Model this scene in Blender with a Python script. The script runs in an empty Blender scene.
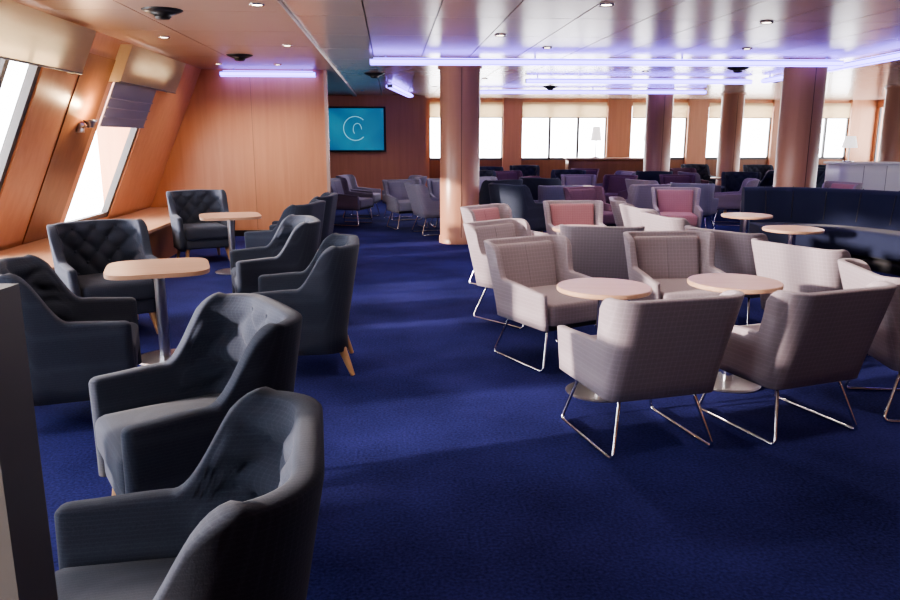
import bpy, math, random
from mathutils import Vector, Matrix
random.seed(4)
D=math.radians
YAW=D(4.4)
scene=bpy.context.scene
COL=scene.collection
CEIL=2.5

# ---------------------------------------------------------------- materials
def newmat(name):
    m=bpy.data.materials.new(name); m.use_nodes=True
    nt=m.node_tree; b=nt.nodes['Principled BSDF']
    return m,nt,b
def simple(name,col,rough=.5,metal=0,spec=.5):
    m,nt,b=newmat(name)
    b.inputs['Base Color'].default_value=(*col,1); b.inputs['Roughness'].default_value=rough
    b.inputs['Metallic'].default_value=metal; b.inputs['Specular IOR Level'].default_value=spec
    n=nt.nodes.new('ShaderNodeTexNoise'); n.inputs['Scale'].default_value=5
    tc=nt.nodes.new('ShaderNodeTexCoord'); nt.links.new(tc.outputs['Object'],n.inputs['Vector'])
    mr=nt.nodes.new('ShaderNodeMapRange'); mr.inputs[3].default_value=max(0,rough-.02); mr.inputs[4].default_value=min(1,rough+.02)
    nt.links.new(n.outputs['Fac'],mr.inputs[0]); nt.links.new(mr.outputs[0],b.inputs['Roughness'])
    return m
def emis(name,col,s):
    m,nt,b=newmat(name)
    b.inputs['Base Color'].default_value=(*[c*.5 for c in col],1)
    b.inputs['Emission Color'].default_value=(*col,1); b.inputs['Emission Strength'].default_value=s
    return m
def fabric(name,c1,c2,scale=60,plaid=.0,ps=12):
    m,nt,b=newmat(name)
    tc=nt.nodes.new('ShaderNodeTexCoord')
    n=nt.nodes.new('ShaderNodeTexNoise'); n.inputs['Scale'].default_value=scale*3; n.inputs['Detail'].default_value=3
    n2=nt.nodes.new('ShaderNodeTexNoise'); n2.inputs['Scale'].default_value=5
    nt.links.new(tc.outputs['Object'],n.inputs['Vector']); nt.links.new(tc.outputs['Object'],n2.inputs['Vector'])
    mx=nt.nodes.new('ShaderNodeMix'); mx.data_type='RGBA'
    mx.inputs[6].default_value=(*c1,1); mx.inputs[7].default_value=(*c2,1)
    add=nt.nodes.new('ShaderNodeMath'); add.operation='MULTIPLY_ADD'; add.inputs[1].default_value=.3
    nt.links.new(n2.outputs['Fac'],add.inputs[0]); 
    mul=nt.nodes.new('ShaderNodeMath'); mul.operation='MULTIPLY'; mul.inputs[1].default_value=.7
    nt.links.new(n.outputs['Fac'],mul.inputs[0]); nt.links.new(mul.outputs[0],add.inputs[2])
    last=add.outputs[0]
    if plaid>0:
        for ax in ('Z','Y'):
            w=nt.nodes.new('ShaderNodeTexWave'); w.bands_direction=ax; w.inputs['Scale'].default_value=ps; w.inputs['Distortion'].default_value=.3
            nt.links.new(tc.outputs['Object'],w.inputs['Vector'])
            p=nt.nodes.new('ShaderNodeMath'); p.operation='POWER'; p.inputs[1].default_value=8
            nt.links.new(w.outputs['Fac'],p.inputs[0])
            q=nt.nodes.new('ShaderNodeMath'); q.operation='MULTIPLY_ADD'; q.inputs[1].default_value=plaid
            nt.links.new(p.outputs[0],q.inputs[0]); nt.links.new(last,q.inputs[2]); last=q.outputs[0]
    nt.links.new(last,mx.inputs[0]); nt.links.new(mx.outputs[2],b.inputs['Base Color'])
    bp=nt.nodes.new('ShaderNodeBump'); bp.inputs['Strength'].default_value=.25; bp.inputs['Distance'].default_value=.002
    nt.links.new(n.outputs['Fac'],bp.inputs['Height']); nt.links.new(bp.outputs[0],b.inputs['Normal'])
    b.inputs['Roughness'].default_value=.9; b.inputs['Specular IOR Level'].default_value=.2
    b.inputs['Sheen Weight'].default_value=.1
    return m
def wood(name,c1,c2,axis='Z',rough=.35,scale=6,spec=.5):
    m,nt,b=newmat(name)
    tc=nt.nodes.new('ShaderNodeTexCoord'); mp=nt.nodes.new('ShaderNodeMapping')
    s=[scale*3,scale*3,scale*3]; s['XYZ'.index(axis)]=scale*.15
    mp.inputs['Scale'].default_value=s
    n=nt.nodes.new('ShaderNodeTexNoise'); n.inputs['Scale'].default_value=1.5; n.inputs['Detail'].default_value=6; n.inputs['Distortion'].default_value=.6
    nt.links.new(tc.outputs['Object'],mp.inputs['Vector']); nt.links.new(mp.outputs[0],n.inputs['Vector'])
    r=nt.nodes.new('ShaderNodeValToRGB'); r.color_ramp.elements[0].color=(*c1,1); r.color_ramp.elements[1].color=(*c2,1)
    r.color_ramp.elements[0].position=.25; r.color_ramp.elements[1].position=.75
    nt.links.new(n.outputs['Fac'],r.inputs[0]); nt.links.new(r.outputs[0],b.inputs['Base Color'])
    b.inputs['Roughness'].default_value=rough; b.inputs['Specular IOR Level'].default_value=spec
    return m
M={}
M['navy']=fabric('armchair_fabric_navy',(.014,.021,.040),(.058,.068,.098),90,plaid=.2,ps=26)
M['mauve']=fabric('lounge_fabric_mauve',(.225,.185,.215),(.36,.31,.35),60,plaid=.25)
M['rose']=fabric('lounge_fabric_rose',(.33,.14,.17),(.47,.25,.28),60,plaid=.2)
M['aub']=fabric('lounge_fabric_aubergine',(.10,.045,.075),(.19,.10,.15),60,plaid=.2)
M['bluegrey']=fabric('lounge_fabric_bluegrey',(.17,.17,.24),(.31,.31,.39),60,plaid=.2)
M['sofa']=fabric('sofa_fabric_navy',(.010,.014,.035),(.022,.028,.065),50)
M['legwood']=wood('leg_beech',(.45,.26,.12),(.6,.38,.2),'Z',.4,8)
M['tabletop']=wood('tabletop_beech',(.47,.29,.19),(.58,.39,.28),'X',.33,5,.4)
M['cherry']=wood('panel_cherry',(.56,.26,.135),(.64,.32,.175),'Z',.36,3)
M['cherryd']=wood('panel_cherry_dark',(.24,.105,.05),(.31,.14,.07),'Z',.38,3)
M['sill']=wood('sill_beech',(.50,.28,.17),(.6,.36,.23),'Y',.3,4)
M['chrome']=simple('chrome',(.75,.75,.78),.12,1)
M['steel']=simple('brushed_steel',(.5,.5,.52),.3,1)
M['black']=simple('black_plastic',(.015,.015,.017),.4)
M['frame']=simple('window_frame_grey',(.10,.095,.095),.4)
M['blind']=simple('blind_lilac',(.25,.24,.34),.8)
M['white']=simple('white_laminate',(.72,.70,.72),.4)
M['column']=wood('column_wood_veneer',(.42,.21,.13),(.49,.26,.165),'Z',.33,2)
M['ceilL']=simple('ceiling_panel_matte',(.46,.33,.27),.33,.2)
M['ceilR']=simple('ceiling_panel_gloss',(.72,.56,.48),.22,.4)
M['seam']=simple('ceiling_seam_dark',(.05,.035,.03),.6)
M['led']=emis('led_blue_violet',(.25,.17,1.0),4.5)
M['ledhousing']=simple('led_housing_grey',(.3,.3,.38),.4)
M['downlight']=emis('downlight_lens',(1,.85,.65),9)
M['lampwarm']=emis('lamp_warm',(1,.7,.4),5)
M['lampwhite']=emis('lampshade_white',(1,.93,.9),.8)
m=bpy.data.materials.new('valance_cream_cloth'); m.use_nodes=True; nt=m.node_tree; nt.nodes.clear()
o=nt.nodes.new('ShaderNodeOutputMaterial'); mx=nt.nodes.new('ShaderNodeMixShader'); t=nt.nodes.new('ShaderNodeBsdfTranslucent'); g=nt.nodes.new('ShaderNodeBsdfDiffuse')
nz=nt.nodes.new('ShaderNodeTexNoise'); nz.inputs['Scale'].default_value=8; cr=nt.nodes.new('ShaderNodeValToRGB')
cr.color_ramp.elements[0].color=(.74,.62,.45,1); cr.color_ramp.elements[1].color=(.82,.72,.55,1); nt.links.new(nz.outputs['Fac'],cr.inputs[0])
nt.links.new(cr.outputs[0],t.inputs[0]); nt.links.new(cr.outputs[0],g.inputs[0]); mx.inputs[0].default_value=.6
nt.links.new(g.outputs[0],mx.inputs[1]); nt.links.new(t.outputs[0],mx.inputs[2]); nt.links.new(mx.outputs[0],o.inputs[0])
M['cream']=m
# carpet
m,nt,b=newmat('carpet_blue'); tc=nt.nodes.new('ShaderNodeTexCoord')
n=nt.nodes.new('ShaderNodeTexNoise'); n.inputs['Scale'].default_value=75; n.inputs['Detail'].default_value=5
n2=nt.nodes.new('ShaderNodeTexNoise'); n2.inputs['Scale'].default_value=1.3; n2.inputs['Detail'].default_value=5
for q in (n,n2): nt.links.new(tc.outputs['Object'],q.inputs['Vector'])
ad=nt.nodes.new('ShaderNodeMath'); ad.operation='ADD'; nt.links.new(n.outputs['Fac'],ad.inputs[0]); nt.links.new(n2.outputs['Fac'],ad.inputs[1])
mr=nt.nodes.new('ShaderNodeMapRange'); mr.inputs[1].default_value=.7; mr.inputs[2].default_value=1.3; nt.links.new(ad.outputs[0],mr.inputs[0])
r=nt.nodes.new('ShaderNodeValToRGB'); r.color_ramp.elements[0].color=(.008,.010,.062,1); r.color_ramp.elements[1].color=(.036,.040,.195,1)
nt.links.new(mr.outputs[0],r.inputs[0]); nt.links.new(r.outputs[0],b.inputs['Base Color'])
b.inputs['Roughness'].default_value=.95; b.inputs['Specular IOR Level'].default_value=.1
bp=nt.nodes.new('ShaderNodeBump'); bp.inputs['Strength'].default_value=.5; bp.inputs['Distance'].default_value=.005
nt.links.new(n.outputs['Fac'],bp.inputs['Height']); nt.links.new(bp.outputs[0],b.inputs['Normal'])
M['carpet']=m
m=bpy.data.materials.new('window_glass'); m.use_nodes=True; nt=m.node_tree; nt.nodes.clear()
o=nt.nodes.new('ShaderNodeOutputMaterial'); mx=nt.nodes.new('ShaderNodeMixShader'); t=nt.nodes.new('ShaderNodeBsdfTransparent'); g=nt.nodes.new('ShaderNodeBsdfGlossy')
g.inputs['Roughness'].default_value=.02; mx.inputs[0].default_value=.07
nt.links.new(t.outputs[0],mx.inputs[1]); nt.links.new(g.outputs[0],mx.inputs[2]); nt.links.new(mx.outputs[0],o.inputs[0])
M['glass']=m
m,nt,b=newmat('tv_screen'); tc=nt.nodes.new('ShaderNodeTexCoord'); 
w=nt.nodes.new('ShaderNodeTexNoise'); w.inputs['Scale'].default_value=.9; w.inputs['Distortion'].default_value=.6
nt.links.new(tc.outputs['Object'],w.inputs['Vector'])
r=nt.nodes.new('ShaderNodeValToRGB'); r.color_ramp.elements[0].color=(.015,.11,.26,1); r.color_ramp.elements[1].color=(.03,.25,.38,1)
r.color_ramp.elements[0].position=.35; r.color_ramp.elements[1].position=.65
nt.links.new(w.outputs['Fac'],r.inputs[0]); nt.links.new(r.outputs[0],b.inputs['Emission Color']); b.inputs['Emission Strength'].default_value=.5
b.inputs['Base Color'].default_value=(.01,.03,.06,1); b.inputs['Roughness'].default_value=.15
M['tv']=m
M['tvring']=emis('tv_ring_pale_blue',(.2,.55,.65),.7)

# ---------------------------------------------------------------- mesh builder
class MB:
    def __init__(s): s.v=[];s.f=[];s.m=[];s.sm=[];s.mats=[]
    def mi(s,k):
        if k not in s.mats: s.mats.append(k)
        return s.mats.index(k)
    def add(s,vs,fs,mat,smooth=False):
        o=len(s.v); s.v+= [tuple(p) for p in vs]; k=s.mi(mat)
        for f in fs: s.f.append([i+o for i in f]); s.m.append(k); s.sm.append(smooth)
    def box(s,x0,x1,y0,y1,z0,z1,mat):
        vs=[(x,y,z) for z in (z0,z1) for y in (y0,y1) for x in (x0,x1)]
        s.add(vs,[(0,2,3,1),(4,5,7,6),(0,1,5,4),(2,6,7,3),(0,4,6,2),(1,3,7,5)],mat)
    def prism(s,pts,z0,z1,mat,smooth=False):
        n=len(pts); vs=[(x,y,z0) for x,y in pts]+[(x,y,z1) for x,y in pts]
        s.add(vs,[tuple(range(n-1,-1,-1)),tuple(range(n,2*n))],mat)
        s.add(vs,[(i,(i+1)%n,n+(i+1)%n,n+i) for i in range(n)],mat,smooth)
    def cone(s,p0,r0,p1,r1,mat,n=16,smooth=True):
        p0=Vector(p0);p1=Vector(p1);d=(p1-p0).normalized()
        a=d.orthogonal().normalized(); b=d.cross(a)
        vs=[p0+(a*math.cos(2*math.pi*i/n)+b*math.sin(2*math.pi*i/n))*r0 for i in range(n)]
        vs+=[p1+(a*math.cos(2*math.pi*i/n)+b*math.sin(2*math.pi*i/n))*r1 for i in range(n)]
        s.add(vs,[(i,(i+1)%n,n+(i+1)%n,n+i) for i in range(n)],mat,smooth)
        s.add(vs,[tuple(range(n-1,-1,-1)),tuple(range(n,2*n))],mat)
    def lathe(s,prof,c,mat,n=32,smooth=True):
        vs=[];k=len(prof)
        for i in range(n):
            a=2*math.pi*i/n
            for r,z in prof: vs.append((c[0]+r*math.cos(a),c[1]+r*math.sin(a),c[2]+z))
        fs=[(i*k+j,((i+1)%n)*k+j,((i+1)%n)*k+j+1,i*k+j+1) for i in range(n) for j in range(k-1)]
        s.add(vs,fs,mat,smooth)
    def tube(s,path,r,mat,n=8,closed=False):
        P=[Vector(p) for p in path]; N=len(P); vs=[]
        up=None
        for i in range(N):
            if closed: d=P[(i+1)%N]-P[i-1]
            else: d=P[min(i+1,N-1)]-P[max(i-1,0)]
            d.normalize()
            if up is None: up=d.orthogonal().normalized()
            a=(up-d*up.dot(d)).normalized(); up=a; b=d.cross(a)
            for j in range(n):
                t=2*math.pi*j/n; vs.append(P[i]+(a*math.cos(t)+b*math.sin(t))*r)
        fs=[]
        for i in range(N if closed else N-1):
            for j in range(n):
                i2=(i+1)%N; fs.append((i*n+j,i*n+(j+1)%n,i2*n+(j+1)%n,i2*n+j))
        s.add(vs,fs,mat,True)
        if not closed: s.add(vs,[tuple(range(n-1,-1,-1)),tuple(range((N-1)*n,N*n))],mat)
    def rbox(s,c,h,r,mat,n=10,puff=0,xf=None):
        ax=[math.sin(math.pi/2*(2*i/n-1)) for i in range(n+1)]
        idx={};vs=[];fs=[]
        def vid(p):
            k=tuple(round(q,5) for q in p)
            if k in idx: return idx[k]
            q=[p[i]*h[i] for i in range(3)]
            inn=[max(-(h[i]-r),min(h[i]-r,q[i])) for i in range(3)]
            dd=Vector([q[i]-inn[i] for i in range(3)])
            if dd.length>1e-9: dd.normalize()
            pos=Vector(inn)+dd*r
            if puff: pos.z+= (1 if pos.z>0 else -.3)*puff*(1-p[0]**2)*(1-p[1]**2)*(1 if abs(p[2])>.3 else 0)
            pos=pos+Vector(c)
            if xf: pos=xf(pos)
            idx[k]=len(vs);vs.append(pos);return idx[k]
        for a in range(3):
            b,cc=(a+1)%3,(a+2)%3
            for sgn in (-1,1):
                for i in range(n):
                    for j in range(n):
                        q=[]
                        for (u,v) in ((i,j),(i+1,j),(i+1,j+1),(i,j+1)):
                            p=[0,0,0];p[a]=sgn;p[b]=ax[u];p[cc]=ax[v];q.append(vid(p))
                        fs.append(q if sgn>0 else q[::-1])
        s.add(vs,fs,mat,True)
    def mesh(s,name):
        me=bpy.data.meshes.new(name); me.from_pydata([tuple(v) for v in s.v],[],s.f)
        for k in s.mats: me.materials.append(M[k])
        me.polygons.foreach_set('material_index',s.m); me.polygons.foreach_set('use_smooth',s.sm)
        me.update(); return me
    def obj(s,name,loc=(0,0,0),rz=0):
        return place(s.mesh(name),name,loc,rz)
def place(me,name,loc=(0,0,0),rz=0):
    o=bpy.data.objects.new(name,me); o.location=loc; o.rotation_euler=(0,0,rz); COL.objects.link(o); return o
def room(mb,name): return mb.obj(name,(0,0,0),YAW)
def r2w(x,y):
    c,s_=math.cos(YAW),math.sin(YAW); return (x*c-y*s_, x*s_+y*c)

def sstep(a,b,x):
    t=max(0,min(1,(x-a)/(b-a))); return t*t*(3-2*t)

def shell(mb,mat,hw,xf,xb,rc,armh,backh,tx0,tx1,z0,th,leanB,leanS,tuft=0,armdrop=0,zin=.3,step=.022,sq=1.0):
    pts=[]
    L=xf-(xb+rc)
    ends=[0,.004,.012,.024,.04]
    xs=[xf-e for e in ends]; k=int((L-.06)/step); xs+=[xf-.06-(L-.06)*i/k for i in range(k)]
    side=[(x,-hw,0,-1) for x in xs]
    arc=[]
    na=12
    for i in range(na+1):
        a=math.pi/2*i/na; arc.append((xb+rc-rc*math.sin(a),-hw+rc-rc*math.cos(a),-math.sin(a),-math.cos(a)))
    W=2*(hw-rc); kb=int(W/step)
    back=[(xb,-hw+rc+W*i/kb,-1,0) for i in range(1,kb)]
    half=side+arc
    other=[(x,-y,nx,-ny) for (x,y,nx,ny) in reversed(half)]
    pts=half+back+other
    MI,MA,MO=(30 if tuft else 8),8,7
    rows=[]
    for (x,y,nx,ny) in pts:
        e=xf-x
        H=armh+(backh-armh)*(1-sstep(tx0,tx1,x)) - armdrop*sstep(tx1,xf,x)
        if tuft: H+= -.012*(y/hw)**2 if x<tx0 else 0
        rt=th/2
        kk=1.0
        if e<rt: kk=math.sqrt(max(.02,1-(1-e/rt)**2))
        t=th*kk; H-= (1-kk)*rt*.8
        ln=leanB*nx*nx+leanS*ny*ny
        sec=[]
        zt=H-t/2*sq
        def off(z): return ln*max(0,z-.3)
        for i in range(MI):
            z=zin+(zt-zin)*i/(MI-1)
            d=-t/2
            if tuft:
                u=y; fade=sstep(.02,-.12,x)*sstep(zt+.0,zt-.04,z)*sstep(.36,.45,z)
                if fade>0:
                    a_=u/.16+(z-.62)/.18; b_=u/.16-(z-.62)/.18
                    pil=abs(math.sin(math.pi*a_)*math.sin(math.pi*b_))**.4
                    d-=tuft*(pil-.45)*fade
            sec.append((d,z))
        for i in range(1,MA):
            a=math.pi*(1-i/MA); ex=.6 if sq<1 else 1
            sec.append((math.copysign(abs(math.cos(a))**ex,math.cos(a))*t/2,zt+math.sin(a)**ex*t/2*sq))
        for i in range(MO):
            sec.append((t/2,zt+(z0-zt)*i/(MO-1)))
        sec.append((-t/2,z0))
        rows.append([(x+nx*(d+off(z)),y+ny*(d+off(z)),z) for d,z in sec])
    n=len(rows[0]); vs=[p for r_ in rows for p in r_]
    fs=[]
    for i in range(len(rows)-1):
        for j in range(n):
            j2=(j+1)%n; fs.append((i*n+j,i*n+j2,(i+1)*n+j2,(i+1)*n+j))
    fs.append(tuple(range(n-1,-1,-1))); fs.append(tuple(range((len(rows)-1)*n,len(rows)*n)))
    mb.add(vs,fs,mat,True)

def armchair():
    mb=MB()
    shell(mb,'navy',.295,.32,-.25,.12,.585,.855,-.20,.03,.165,.068,.17,.07,tuft=.038,armdrop=.015,zin=.30,step=.014,sq=.7)
    mb.rbox((.045,0,.36),(.28,.258,.08),.04,'navy',12,puff=.02)
    mb.rbox((.03,0,.235),(.275,.26,.06),.02,'navy',6)
    for r_ in range(-1,5):
        zz=.62+(r_-1)*.09
        if zz<.44 or zz>.80: continue
        for k in range(-2,3):
            y=(k+(0 if (r_-1)%2==0 else .5))*.16
            if abs(y)>.18: continue
            x=-.25+.034-.014-.17*(zz-.3)
            mb.rbox((x+.004,y,zz),(.010,.012,.012),.009,'navy',4)
    for sx,sy in ((1,1),(1,-1),(-1,1),(-1,-1)):
        mb.cone((.245*sx,.235*sy,.18),.028,((.285 if sx>0 else -.31),.26*sy,0),.015,'legwood',12)
    return mb.mesh('armchair')

def fillet(pts,r,n=4,closed=True):
    P=[Vector(p) for p in pts]; out=[]
    for i in range(len(P)):
        a=P[i-1];b=P[i];c=P[(i+1)%len(P)]
        u=(a-b).normalized();v=(c-b).normalized()
        p0=b+u*r;p1=b+v*r
        for k in range(n+1):
            t=k/n; out.append(p0*(1-t)**2+b*2*t*(1-t)+p1*t*t)
    return out
def lounge(matk,seatk=None):
    mb=MB(); seatk=seatk or matk
    shell(mb,matk,.270,.31,-.25,.04,.56,.80,-.240,-.15,.29,.048,.30,.09,armdrop=.03,zin=.36,step=.022,sq=.6)
    mb.rbox((.035,0,.385),(.285,.245,.075),.03,seatk,10,puff=.010)
    def xf(p): return Vector((p.x-.30*(p.z-.35),p.y*(1+.20*(p.z-.4)),p.z))
    mb.rbox((-.228,0,.580),(.030,.236,.185),.018,seatk,12,xf=xf)
    mb.tube([Vector((-.199-.30*(z-.35),0,z)) for z in (.42,.5,.6,.7,.75)],.0035,seatk,6)
    mb.tube([(-.276,0,.30),(-.30,0,.40),(-.335,0,.52),(-.37,0,.64),(-.405,0,.76)],.003,matk,6)
    mb.box(-.22,.27,-.24,.24,.275,.31,'black')
    for s_ in (-1,1):
        pts=[(.22,.20*s_,.285),(.285,.275*s_,.009),(-.295,.275*s_,.009),(-.20,.20*s_,.285)]
        mb.tube(fillet(pts,.035),.009,'chrome',8,True)
    mb.tube([(.10,-.2,.278),(.10,.2,.278)],.008,'chrome')
    mb.tube([(-.12,-.2,.278),(-.12,.2,.278)],.008,'chrome')
    return mb.mesh('lounge_chair')
def table(kind):
    mb=MB(); pts=[]
    if kind=='round':
        rr=.275
        prof=[(0,.622),(rr-.006,.622),(rr,.628),(rr,.645),(rr-.005,.65),(0,.65)]
        mb.lathe(prof,(0,0,0),'tabletop',48,False)
    else:
        n=64
        for i in range(n):
            a=2*math.pi*i/n; c,s_=math.cos(a),math.sin(a); e=2/4.5
            pts.append((.33*math.copysign(abs(c)**e,c),.33*math.copysign(abs(s_)**e,s_)))
        mb.prism(pts,.622,.65,'tabletop')
    mb.cone((0,0,.012),.036,(0,0,.61),.036,'steel' if kind!='round' else 'chrome',20)
    mb.cone((0,0,.605),.09,(0,0,.622),.12,'steel',20)
    mb.lathe([(0,0),(.20,0),(.205,.006),(.19,.014),(.05,.022),(0,.022)],(0,0,0),'steel',32,False)
    return mb.mesh('cafe_table')

A=armchair(); Bm=lounge('mauve'); Br=lounge('mauve','rose'); Bb=lounge('bluegrey'); Ba=lounge('aub'); TR=table('round'); TS=table('square')
for x,y,a in [(-.655,1.53,190),(-.99,2.75,214),(-2.07,3.98,20),(-2.66,5.75,308),(-.97,4.85,188),(-1.46,6.12,200),
              (-1.72,8.9,180),(-3.10,9.35,300),(-1.72,7.85,170)]:
    place(A,'armchair',(x,y,0),D(a))
for x,y in [(-1.98,5.02),(-2.48,8.47)]:
    place(TS,'cafe_table',(x,y,0),D(20))
for x,y in [(.904,4.32),(1.73,4.48),(1.27,7.25),(3.36,8.5),(3.3,7.2),(4.26,13.6),(5.98,16.6),(2.4,13.6)]:
    place(TR,'cafe_table',(x,y,0),0)
mauve=[(.70,5.05,300),(.95,3.66,106),(1.76,3.85,111),(2.66,4.05,353),(1.68,5.36,275),(1.30,6.45,80),(.60,6.2,312),
 (2.40,6.05,35),(2.62,5.2,30),(2.30,7.1,12),(2.28,7.95,8),(2.30,8.85,350),
 (3.55,13.2,30),(4.95,13.3,165),(2.5,14.5,270),
 (5.3,16.0,10),(6.9,16.6,190),(3.5,16.2,200),(8.0,17.6,220),(5.0,12.0,150)]
for x,y,a in mauve: place(Bm,'lounge_chair',(x,y,0),D(a))
for x,y,a in [(.60,7.75,318),(1.42,8.25,275),(3.0,12.0,110),(3.2,10.6,260),(6.1,12.2,200)]: place(Br,'lounge_chair',(x,y,0),D(a))
for x,y,a in [(4.4,14.5,265),(3.1,14.4,230),(1.75,13.9,330),(5.6,17.7,290),(1.4,16.2,300),(3.0,17.5,240),(2.1,10.8,300)]: place(Ba,'lounge_chair',(x,y,0),D(a))
for x,y,a in [(-.72,12.75,292),(-.02,13.0,280),(-1.75,13.3,340),(-1.7,14.5,350),(-.25,12.0,20),(1.65,11.75,95),(-.9,14.2,200),(.7,13.6,300),(4.0,12.3,60)]:
    place(Bb,'lounge_chair',(x,y,0),D(a))
for x,y,a in [(.75,12.3,120),(1.0,11.1,40),(1.6,12.9,60),(.6,15.2,280),(2.4,15.6,250),(7.2,15.4,200),(8.2,16.6,250),(9.8,16.7,200),(7.6,18.6,270),(9.0,18.6,270),(6.2,19.0,280),(1.8,18.2,270),(10.8,17.8,240),
   (5.6,14.6,250),(4.15,15.5,80),(6.3,15.1,180),(.9,17.3,280)]:
    place(A,'armchair',(x,y,0),D(a))

# ---------------------------------------------------------------- sofa (curved bench)
mb=MB()
def arcpath(pts,n=40):
    P=[Vector((*p,0)) for p in pts]; P=[2*P[0]-P[1]]+P+[2*P[-1]-P[-2]]; out=[]
    for i in range(1,len(P)-2):
        for k in range(n//(len(pts)-1)):
            t=k/(n//(len(pts)-1))
            out.append(.5*((2*P[i])+(P[i+1]-P[i-1])*t+(2*P[i-1]-5*P[i]+4*P[i+1]-P[i+2])*t*t+(3*P[i]-P[i-1]-3*P[i+1]+P[i+2])*t**3))
    out.append(P[-2]); return out
path=arcpath([(3.80,9.75),(4.35,9.72),(4.9,9.4),(5.3,8.85),(5.55,8.1),(5.65,7.2)],50)
def sweep(mb,path,sec,mat):
    rows=[]
    for i,p in enumerate(path):
        d=(path[min(i+1,len(path)-1)]-path[max(i-1,0)]).normalized(); n=Vector((d.y,-d.x,0))
        rows.append([p+n*u+Vector((0,0,z)) for u,z in sec])
    k=len(sec); vs=[q for r_ in rows for q in r_]
    fs=[(i*k+j,(i+1)*k+j,(i+1)*k+(j+1)%k,i*k+(j+1)%k) for i in range(len(rows)-1) for j in range(k)]
    mb.add(vs,fs,mat,True); mb.add(vs,[tuple(range(k)),tuple(range((len(rows)-1)*k,len(rows)*k))[::-1]],mat)
back=[(-.06,.10),(-.08,.5),(-.10,.82),(-.09,.86),(-.06,.88),(-.02,.86),(.0,.82),(.05,.5),(.09,.44),(.09,.10)]
seat=[(.08,.16),(.08,.43),(.12,.44),(.52,.45),(.58,.44),(.60,.41),(.60,.20),(.58,.16)]
plinth=[(-.02,0),(-.02,.12),(.05,.17),(.52,.17),(.52,0)]
sweep(mb,path,back,'sofa'); sweep(mb,path,seat,'sofa'); sweep(mb,path,plinth,'black')
for i in range(5,len(path)-1,6):
    d=(path[i+1]-path[i-1]).normalized(); n=Vector((d.y,-d.x,0)); p=path[i]
    mb.tube([p+n*.058+Vector((0,0,.46)),p+n*.004+Vector((0,0,.82)),p+n*-.06+Vector((0,0,.885))],.006,'black',6)
mb.obj('curved_sofa')

# ---------------------------------------------------------------- room shell
mb=MB(); mb.box(-4.6,14,-3,21,-.1,0,'carpet'); room(mb,'floor')
mb=MB(); mb.box(-4.6,14,-3,21,CEIL+.012,CEIL+.15,'seam')
DIV=-.85
y=-2.9
while y<20.5:
    x=-4.4
    while x<DIV-.05:
        x1=min(x+1.18,DIV-.03); mb.box(x+.005,x1-.005,y+.005,y+1.175,CEIL,CEIL+.02,'ceilL'); x+=1.18
    y+=1.18
y=-2.9
while y<20.5:
    x=DIV+.05
    while x<13.6:
        mb.box(x+.006,x+.594,y+.006,y+1.194,CEIL,CEIL+.02,'ceilR'); x+=.6
    y+=1.2
mb.box(DIV-.03,DIV+.05,-2.9,20.4,CEIL-.035,CEIL+.01,'ceilL')
room(mb,'ceiling')

SL=.44; WT=2.36
def sx(z): return -2.8-SL*(CEIL-z)
def slant(mb,y0,y1,z0,z1,mat,inn=0,t=.12):
    vs=[(sx(z)+o,y,z) for z in (z0,z1) for y in (y0,y1) for o in (-t+inn,inn)]
    mb.add(vs,[(0,2,3,1),(4,5,7,6),(0,1,5,4),(2,6,7,3),(0,4,6,2),(1,3,7,5)],mat)
wins=[(-.9,1.0),(2.0,3.9),(4.9,7.0),(8.65,10.1)]
mb=MB(); ys=-3
for a,b_ in wins:
    slant(mb,ys,a,.30,WT,'cherry'); ys=b_
slant(mb,ys,11.9,.30,WT,'cherry'); slant(mb,-3,11.9,WT,CEIL,'cherry'); slant(mb,-3,11.9,.30,.5,'cherry')
for a in (7.75,):
    slant(mb,a,8.5,.46,2.3,'cherryd',.012,.012)
room(mb,'wall_left')
mb=MB(); mb.box(-3.95,-2.86,-3,11.88,0,.42,'cherryd'); mb.box(-3.95,-2.80,-3,11.88,.42,.455,'sill'); room(mb,'trim_window_ledge')
for i,(a,b_) in enumerate(wins):
    mb=MB()
    for (p,q,r_,s_) in [(a,a+.07,.5,WT),(b_-.07,b_,.5,WT),(a,b_,.5,.56),(a,b_,WT-.05,WT)]:
        slant(mb,p,q,r_,s_,'frame',-.02,.08)
    if b_-a>1.8: slant(mb,b_-.62,b_-.55,.5,WT,'frame',-.02,.08)
    slant(mb,a+.02,b_-.02,.52,WT-.02,'glass',-.06,.006)
    room(mb,'window_%d'%(i+1))
    mb=MB(); y0,y1=a-.15,b_+.50
    slant(mb,y0,y1,2.08,2.46,'cream',.13,.006)
    slant(mb,y0,y0+.008,2.08,2.46,'cream',.125,.12); slant(mb,y1-.008,y1,2.08,2.46,'cream',.125,.12)
    mb.tube([(sx(2.08)+.127,y0,2.08),(sx(2.08)+.127,y1,2.08)],.010,'frame')
    room(mb,'window_valance')
    if i in (3,):
        mb=MB(); slant(mb,a,b_,1.62,2.2,'blind',.03,.01); 
        for k in range(4): slant(mb,a,b_,1.62+.1*k,1.635+.1*k,'blind',.045,.02)
        room(mb,'roller_blind')
mb=MB(); mb.box(-4.4,-1.0,11.9,12.0,0,CEIL,'cherry'); room(mb,'wall_bulkhead')
mb=MB(); mb.box(-1.0,-.955,11.88,12.02,0,CEIL,'ceilR'); room(mb,'trim_bulkhead_edge')
mb=MB(); mb.box(-2.8,-1.0,11.88,11.9,0,.09,'black'); room(mb,'baseboard_bulkhead')
mb=MB()
for xx in (-2.1,): mb.box(xx,xx+.006,11.897,11.9,.1,CEIL,'cherryd')
room(mb,'trim_bulkhead_seam')
mb=MB(); mb.box(-4.4,-4.3,12.0,18.7,0,CEIL,'cherry'); room(mb,'wall_side_aft')
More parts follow.
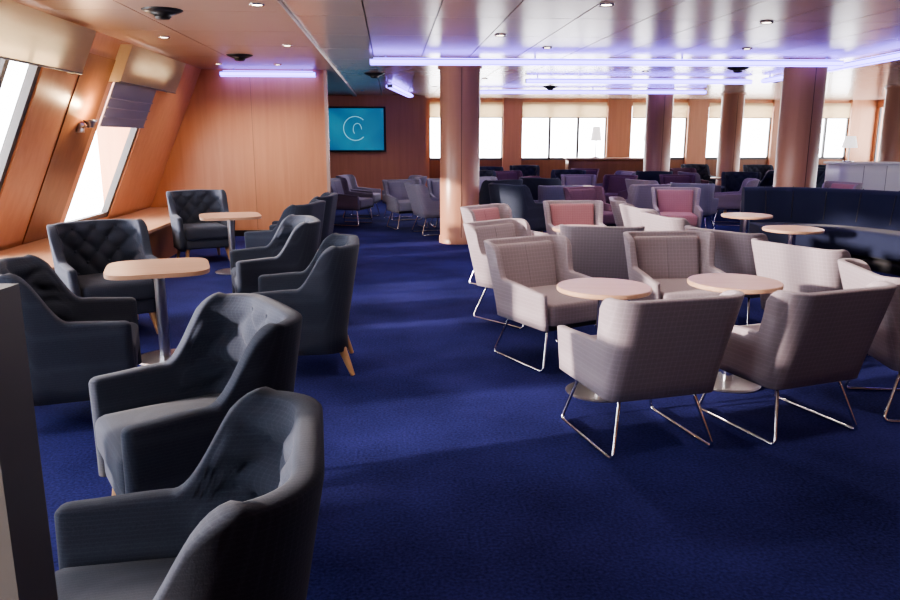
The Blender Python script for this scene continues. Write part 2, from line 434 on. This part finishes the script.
mb=MB(); mb.box(-4.4,.85,18.7,18.8,0,CEIL,'cherry'); mb.box(.8,.85,18.8,20.2,0,CEIL,'cherry'); room(mb,'wall_television')
mb=MB(); mb.box(-2.05,-.12,18.6,18.66,1.17,2.23,'black'); mb.box(-2.0,-.17,18.59,18.6,1.21,2.19,'tv'); mb.box(-1.4,-.8,18.66,18.699,1.4,2,'black')
cx,cz=-.85,1.72
mb.tube([(cx+.28*math.cos(t/24*6.283),18.589,cz+.28*math.sin(t/24*6.283)) for t in range(3,22)],.007,'tvring',6)
mb.tube([(cx+.05+.10*math.cos(t/24*6.283),18.589,cz-.02+.14*math.sin(t/24*6.283)) for t in range(0,16)],.006,'tvring',6)
room(mb,'television')
pil=[(.85,1.0),(2.95,3.45),(5.75,6.4),(7.95,8.5),(10.3,10.6),(12.5,14)]
mb=MB(); mb.box(.85,14,20.2,20.3,0,.92,'cherryd'); mb.box(.85,14,20.2,20.3,2.38,CEIL,'cherry')
for a,b_ in pil: mb.box(a,b_,20.1,20.3,0,CEIL,'cherry')
room(mb,'wall_far')
for i in range(len(pil)-1):
    a,b_=pil[i][1],pil[i+1][0]; mb=MB()
    k=3 if b_-a>1.9 else 2
    for j in range(k+1):
        xx=a+(b_-a)*j/k; mb.box(xx-.03,xx+.03,20.2,20.26,.92,2.38,'frame')
    mb.box(a,b_,20.2,20.26,.92,.98,'frame'); mb.box(a,b_,20.2,20.26,2.32,2.38,'frame'); mb.box(a,b_,20.23,20.235,.95,2.35,'glass')
    room(mb,'window_%d'%(i+5))
    mb=MB(); mb.box(a+.02,b_-.02,20.13,20.14,2.02,2.42,'cream'); mb.tube([(a+.02,20.135,2.02),(b_-.02,20.135,2.02)],.012,'frame'); room(mb,'roller_blind')
rp=[(-3,7.6),(9.3,10.8),(12.6,14.2),(16.4,18.2),(20,20.3)]
mb=MB(); mb.box(13.2,13.3,-3,20.3,0,.8,'cherryd'); mb.box(13.2,13.3,-3,20.3,2.3,CEIL,'cherry')
for a,b_ in rp: mb.box(13.2,13.3,a,b_,.8,2.3,'cherry')
room(mb,'wall_right')
for i in range(len(rp)-1):
    a,b_=rp[i][1],rp[i+1][0]; mb=MB()
    for yy in (a,(a+b_)/2,b_): mb.box(13.22,13.27,yy-.03,yy+.03,.8,2.3,'frame')
    mb.box(13.22,13.27,a,b_,.8,.85,'frame'); mb.box(13.24,13.245,a,b_,.82,2.28,'glass'); room(mb,'window_%d'%(i+10))
mb=MB(); mb.box(-4.4,13.3,-3.1,-3,0,CEIL,'cherry'); room(mb,'wall_back')

def column(x,y,r):
    mb=MB(); mb.lathe([(r+.015,0),(r+.015,.09),(r,.10),(r,CEIL-.06),(r+.03,CEIL-.05),(r+.03,CEIL)],(0,0,0),'column',40)
    mb.box(-.003,.003,-r-.003,-r+.01,.1,CEIL-.06,'seam')
    mb.obj('column',(x,y,0),YAW)
for x,y,r in [(.14,11.0,.285),(4.5,16.6,.28),(4.75,10.45,.27),(8.9,15.3,.28),(6.5,17.8,.25)]:
    column(x,y,r)

def track(p0,p1,name='led_light_track'):
    mb=MB(); d=(Vector((*p1,0))-Vector((*p0,0))); L=d.length
    mb.box(0,L,-.05,.05,-.03,.035,'ledhousing'); mb.box(.01,L-.01,-.068,-.05,-.025,.02,'led'); mb.box(.01,L-.01,.05,.068,-.025,.02,'led')
    mb.box(.01,L-.01,-.03,.03,-.036,-.03,'led'); mb.box(.05,L-.05,-.035,.035,.035,.045,'led')
    k=max(2,int(L/1.5))
    for i in range(k): 
        xx=.2+(L-.4)*i/(k-1); mb.box(xx-.01,xx+.01,-.01,.01,.035,.074,'ledhousing')
    mb.obj(name,(p0[0],p0[1],CEIL-.075),math.atan2(d.y,d.x))
track((-1.0,9.75),(5.0,10.0)); track((1.26,13.0),(5.1,13.2)); track((5.15,6.2),(5.25,13.0)); track((-1.1,14.2),(-.9,17.5)); track((.6,16.0),(5.3,16.1))
track((-3.4,11.55),(-2.0,11.66))

mb=MB(); mb.lathe([(0,-.075),(.05,-.07),(.07,-.05),(.06,-.045),(.13,-.02),(.16,-.005),(.16,0)],(0,0,0),'black',28); sp=mb.mesh('ceiling_speaker')
for x,y in [(-2.3,6.35),(-2.6,9.7),(-1.2,12.4),(4.2,11.4),(5.6,13.4),(2.0,15.5)]: place(sp,'ceiling_speaker',(x,y,CEIL))
mb=MB(); mb.lathe([(.04,-.004),(.055,-.010),(.06,0)],(0,0,0),'chrome',24); mb.lathe([(0,-.004),(.04,-.004)],(0,0,0),'downlight',24); dl=mb.mesh('ceiling_downlight')
DL=[(-1.8,8.7),(-1.48,6.1),(-2.9,8.0),(.5,7.85),(1.1,8.9),(1.2,6.1),(3.4,9.0),(2.2,10.9),(3.0,12.0),(-2.4,10.9),(-.3,15.5),(2.8,7.0),(-1.9,3.5),(3.8,6.2),(5.8,11.0),(-3.2,10.8),(2.2,3.2),(.3,4.6),(-1.9,14.0),(-1.9,16.8),(.6,13.4)]  # last three are invented fittings, added to brighten the ceiling area beyond the bulkhead
for x,y in DL: place(dl,'ceiling_downlight',(x,y,CEIL))

mb=MB(); mb.rbox((0,0,0),(.03,.05,.05),.012,'steel',6); mb.cone((.02,0,0),.012,(.10,0,.02),.012,'steel'); mb.lathe([(.03,-.02),(.05,.03),(.07,.06),(.062,.06),(.03,-.01)],(.11,0,.02),'steel',20)
mb.lathe([(0,.05),(.058,.055)],(.11,0,.02),'lampwarm',20)
x,y=r2w(sx(1.6)+.02,8.15); wl=mb.obj('wall_lamp',(x,y,1.6),YAW)

mb=MB(); mb.rbox((0,0,.54),(.6,.28,.5),.01,'white',4); mb.rbox((0,0,1.06),(.64,.31,.02),.01,'white',4); mb.box(-.56,.56,-.25,.25,0,.05,'black')
for k in (-.2,.2): mb.box(k-.003,k+.003,-.283,-.28,.06,1.02,'frame')
mb.obj('service_counter',(7.45,13.6,0),0)
def lamp(x,y,z,name='table_lamp',h=.45):
    mb=MB(); mb.lathe([(0,0),(.09,0),(.09,.015),(.012,.03),(.012,h*.6),(0,h*.6)],(0,0,0),'chrome',20)
    mb.lathe([(.13,h*.55),(.085,h)],(0,0,0),'lampwhite',24); mb.lathe([(.128,h*.55),(.083,h)],(0,0,0),'lampwhite',24)
    mb.obj(name,(x,y,z))
lamp(7.1,13.6,1.08)
mb=MB(); mb.rbox((0,0,.5),(1.2,.25,.5),.01,'cherryd',4); mb.rbox((0,0,1.0),(1.25,.3,.02),.008,'tabletop',4); mb.obj('bar_counter',(4.1,18.9,0),0)
lamp(3.6,18.9,1.02,h=.75); lamp(4.9,18.9,1.02,h=.75)

mb=MB(); mb.box(-1.4,-.575,.82,.86,0,1.31,'cherryd'); mb.box(-.575,-.515,.80,.88,0,1.33,'frame'); mb.box(-1.4,-.575,.81,.87,1.31,1.33,'frame'); mb.obj('partition_panel')

# ---------------------------------------------------------------- lights
w=bpy.data.worlds.new('World'); scene.world=w; w.use_nodes=True
bg=w.node_tree.nodes['Background']; bg.inputs[0].default_value=(.92,.94,1,1); bg.inputs[1].default_value=9.0
def area(name,loc,rot,sx_,sy_,p,col,portal=False):
    l=bpy.data.lights.new(name,'AREA'); l.shape='RECTANGLE'; l.size=sx_; l.size_y=sy_; l.energy=p; l.color=col
    o=bpy.data.objects.new(name,l); o.location=loc; o.rotation_euler=rot; COL.objects.link(o)
    if portal: l.cycles.is_portal=True
    return o
x,y=r2w(-3.55,4.9); area('daylight_portal_left',(x,y,1.4),(0,D(-66),YAW),2.3,13.5,1,(1,1,1),True)
x,y=r2w(6.9,20.35); area('daylight_portal_far',(x,y,1.65),(D(-90),0,YAW),12.4,1.6,1,(1,1,1),True)
x,y=r2w(13.35,13.5); area('daylight_portal_right',(x,y,1.55),(0,D(90),YAW),1.6,13,1,(1,1,1),True)
s=bpy.data.lights.new('sun','SUN'); s.energy=7; s.angle=D(2.0); s.color=(1,.84,.73)
so=bpy.data.objects.new('sun',s); COL.objects.link(so); so.rotation_euler=Vector((1,.33,-.19)).to_track_quat('-Z','Y').to_euler()
for x,y in DL:
    l=bpy.data.lights.new('downlight_lamp','SPOT'); l.energy=42; l.color=(1,.82,.69); l.spot_size=D(140); l.spot_blend=.9; l.shadow_soft_size=.08
    o=bpy.data.objects.new('downlight_lamp',l); o.location=(x,y,CEIL-.03); COL.objects.link(o)
x,y=r2w(sx(1.7)+.17,8.15)
l=bpy.data.lights.new('wall_lamp_bulb','POINT'); l.energy=10; l.color=(1,.7,.4); l.shadow_soft_size=.03
o=bpy.data.objects.new('wall_lamp_bulb',l); o.location=(x,y,1.75); COL.objects.link(o)

# ---------------------------------------------------------------- camera
cam=bpy.data.cameras.new('camera'); cam.lens=30; cam.sensor_width=36
co=bpy.data.objects.new('camera',cam); co.location=(0,0,1.5); co.rotation_euler=(D(90-12.2),0,0); COL.objects.link(co); scene.camera=co
scene.view_settings.view_transform='AgX'
scene.view_settings.look='AgX - Medium High Contrast'
scene.view_settings.exposure=.9
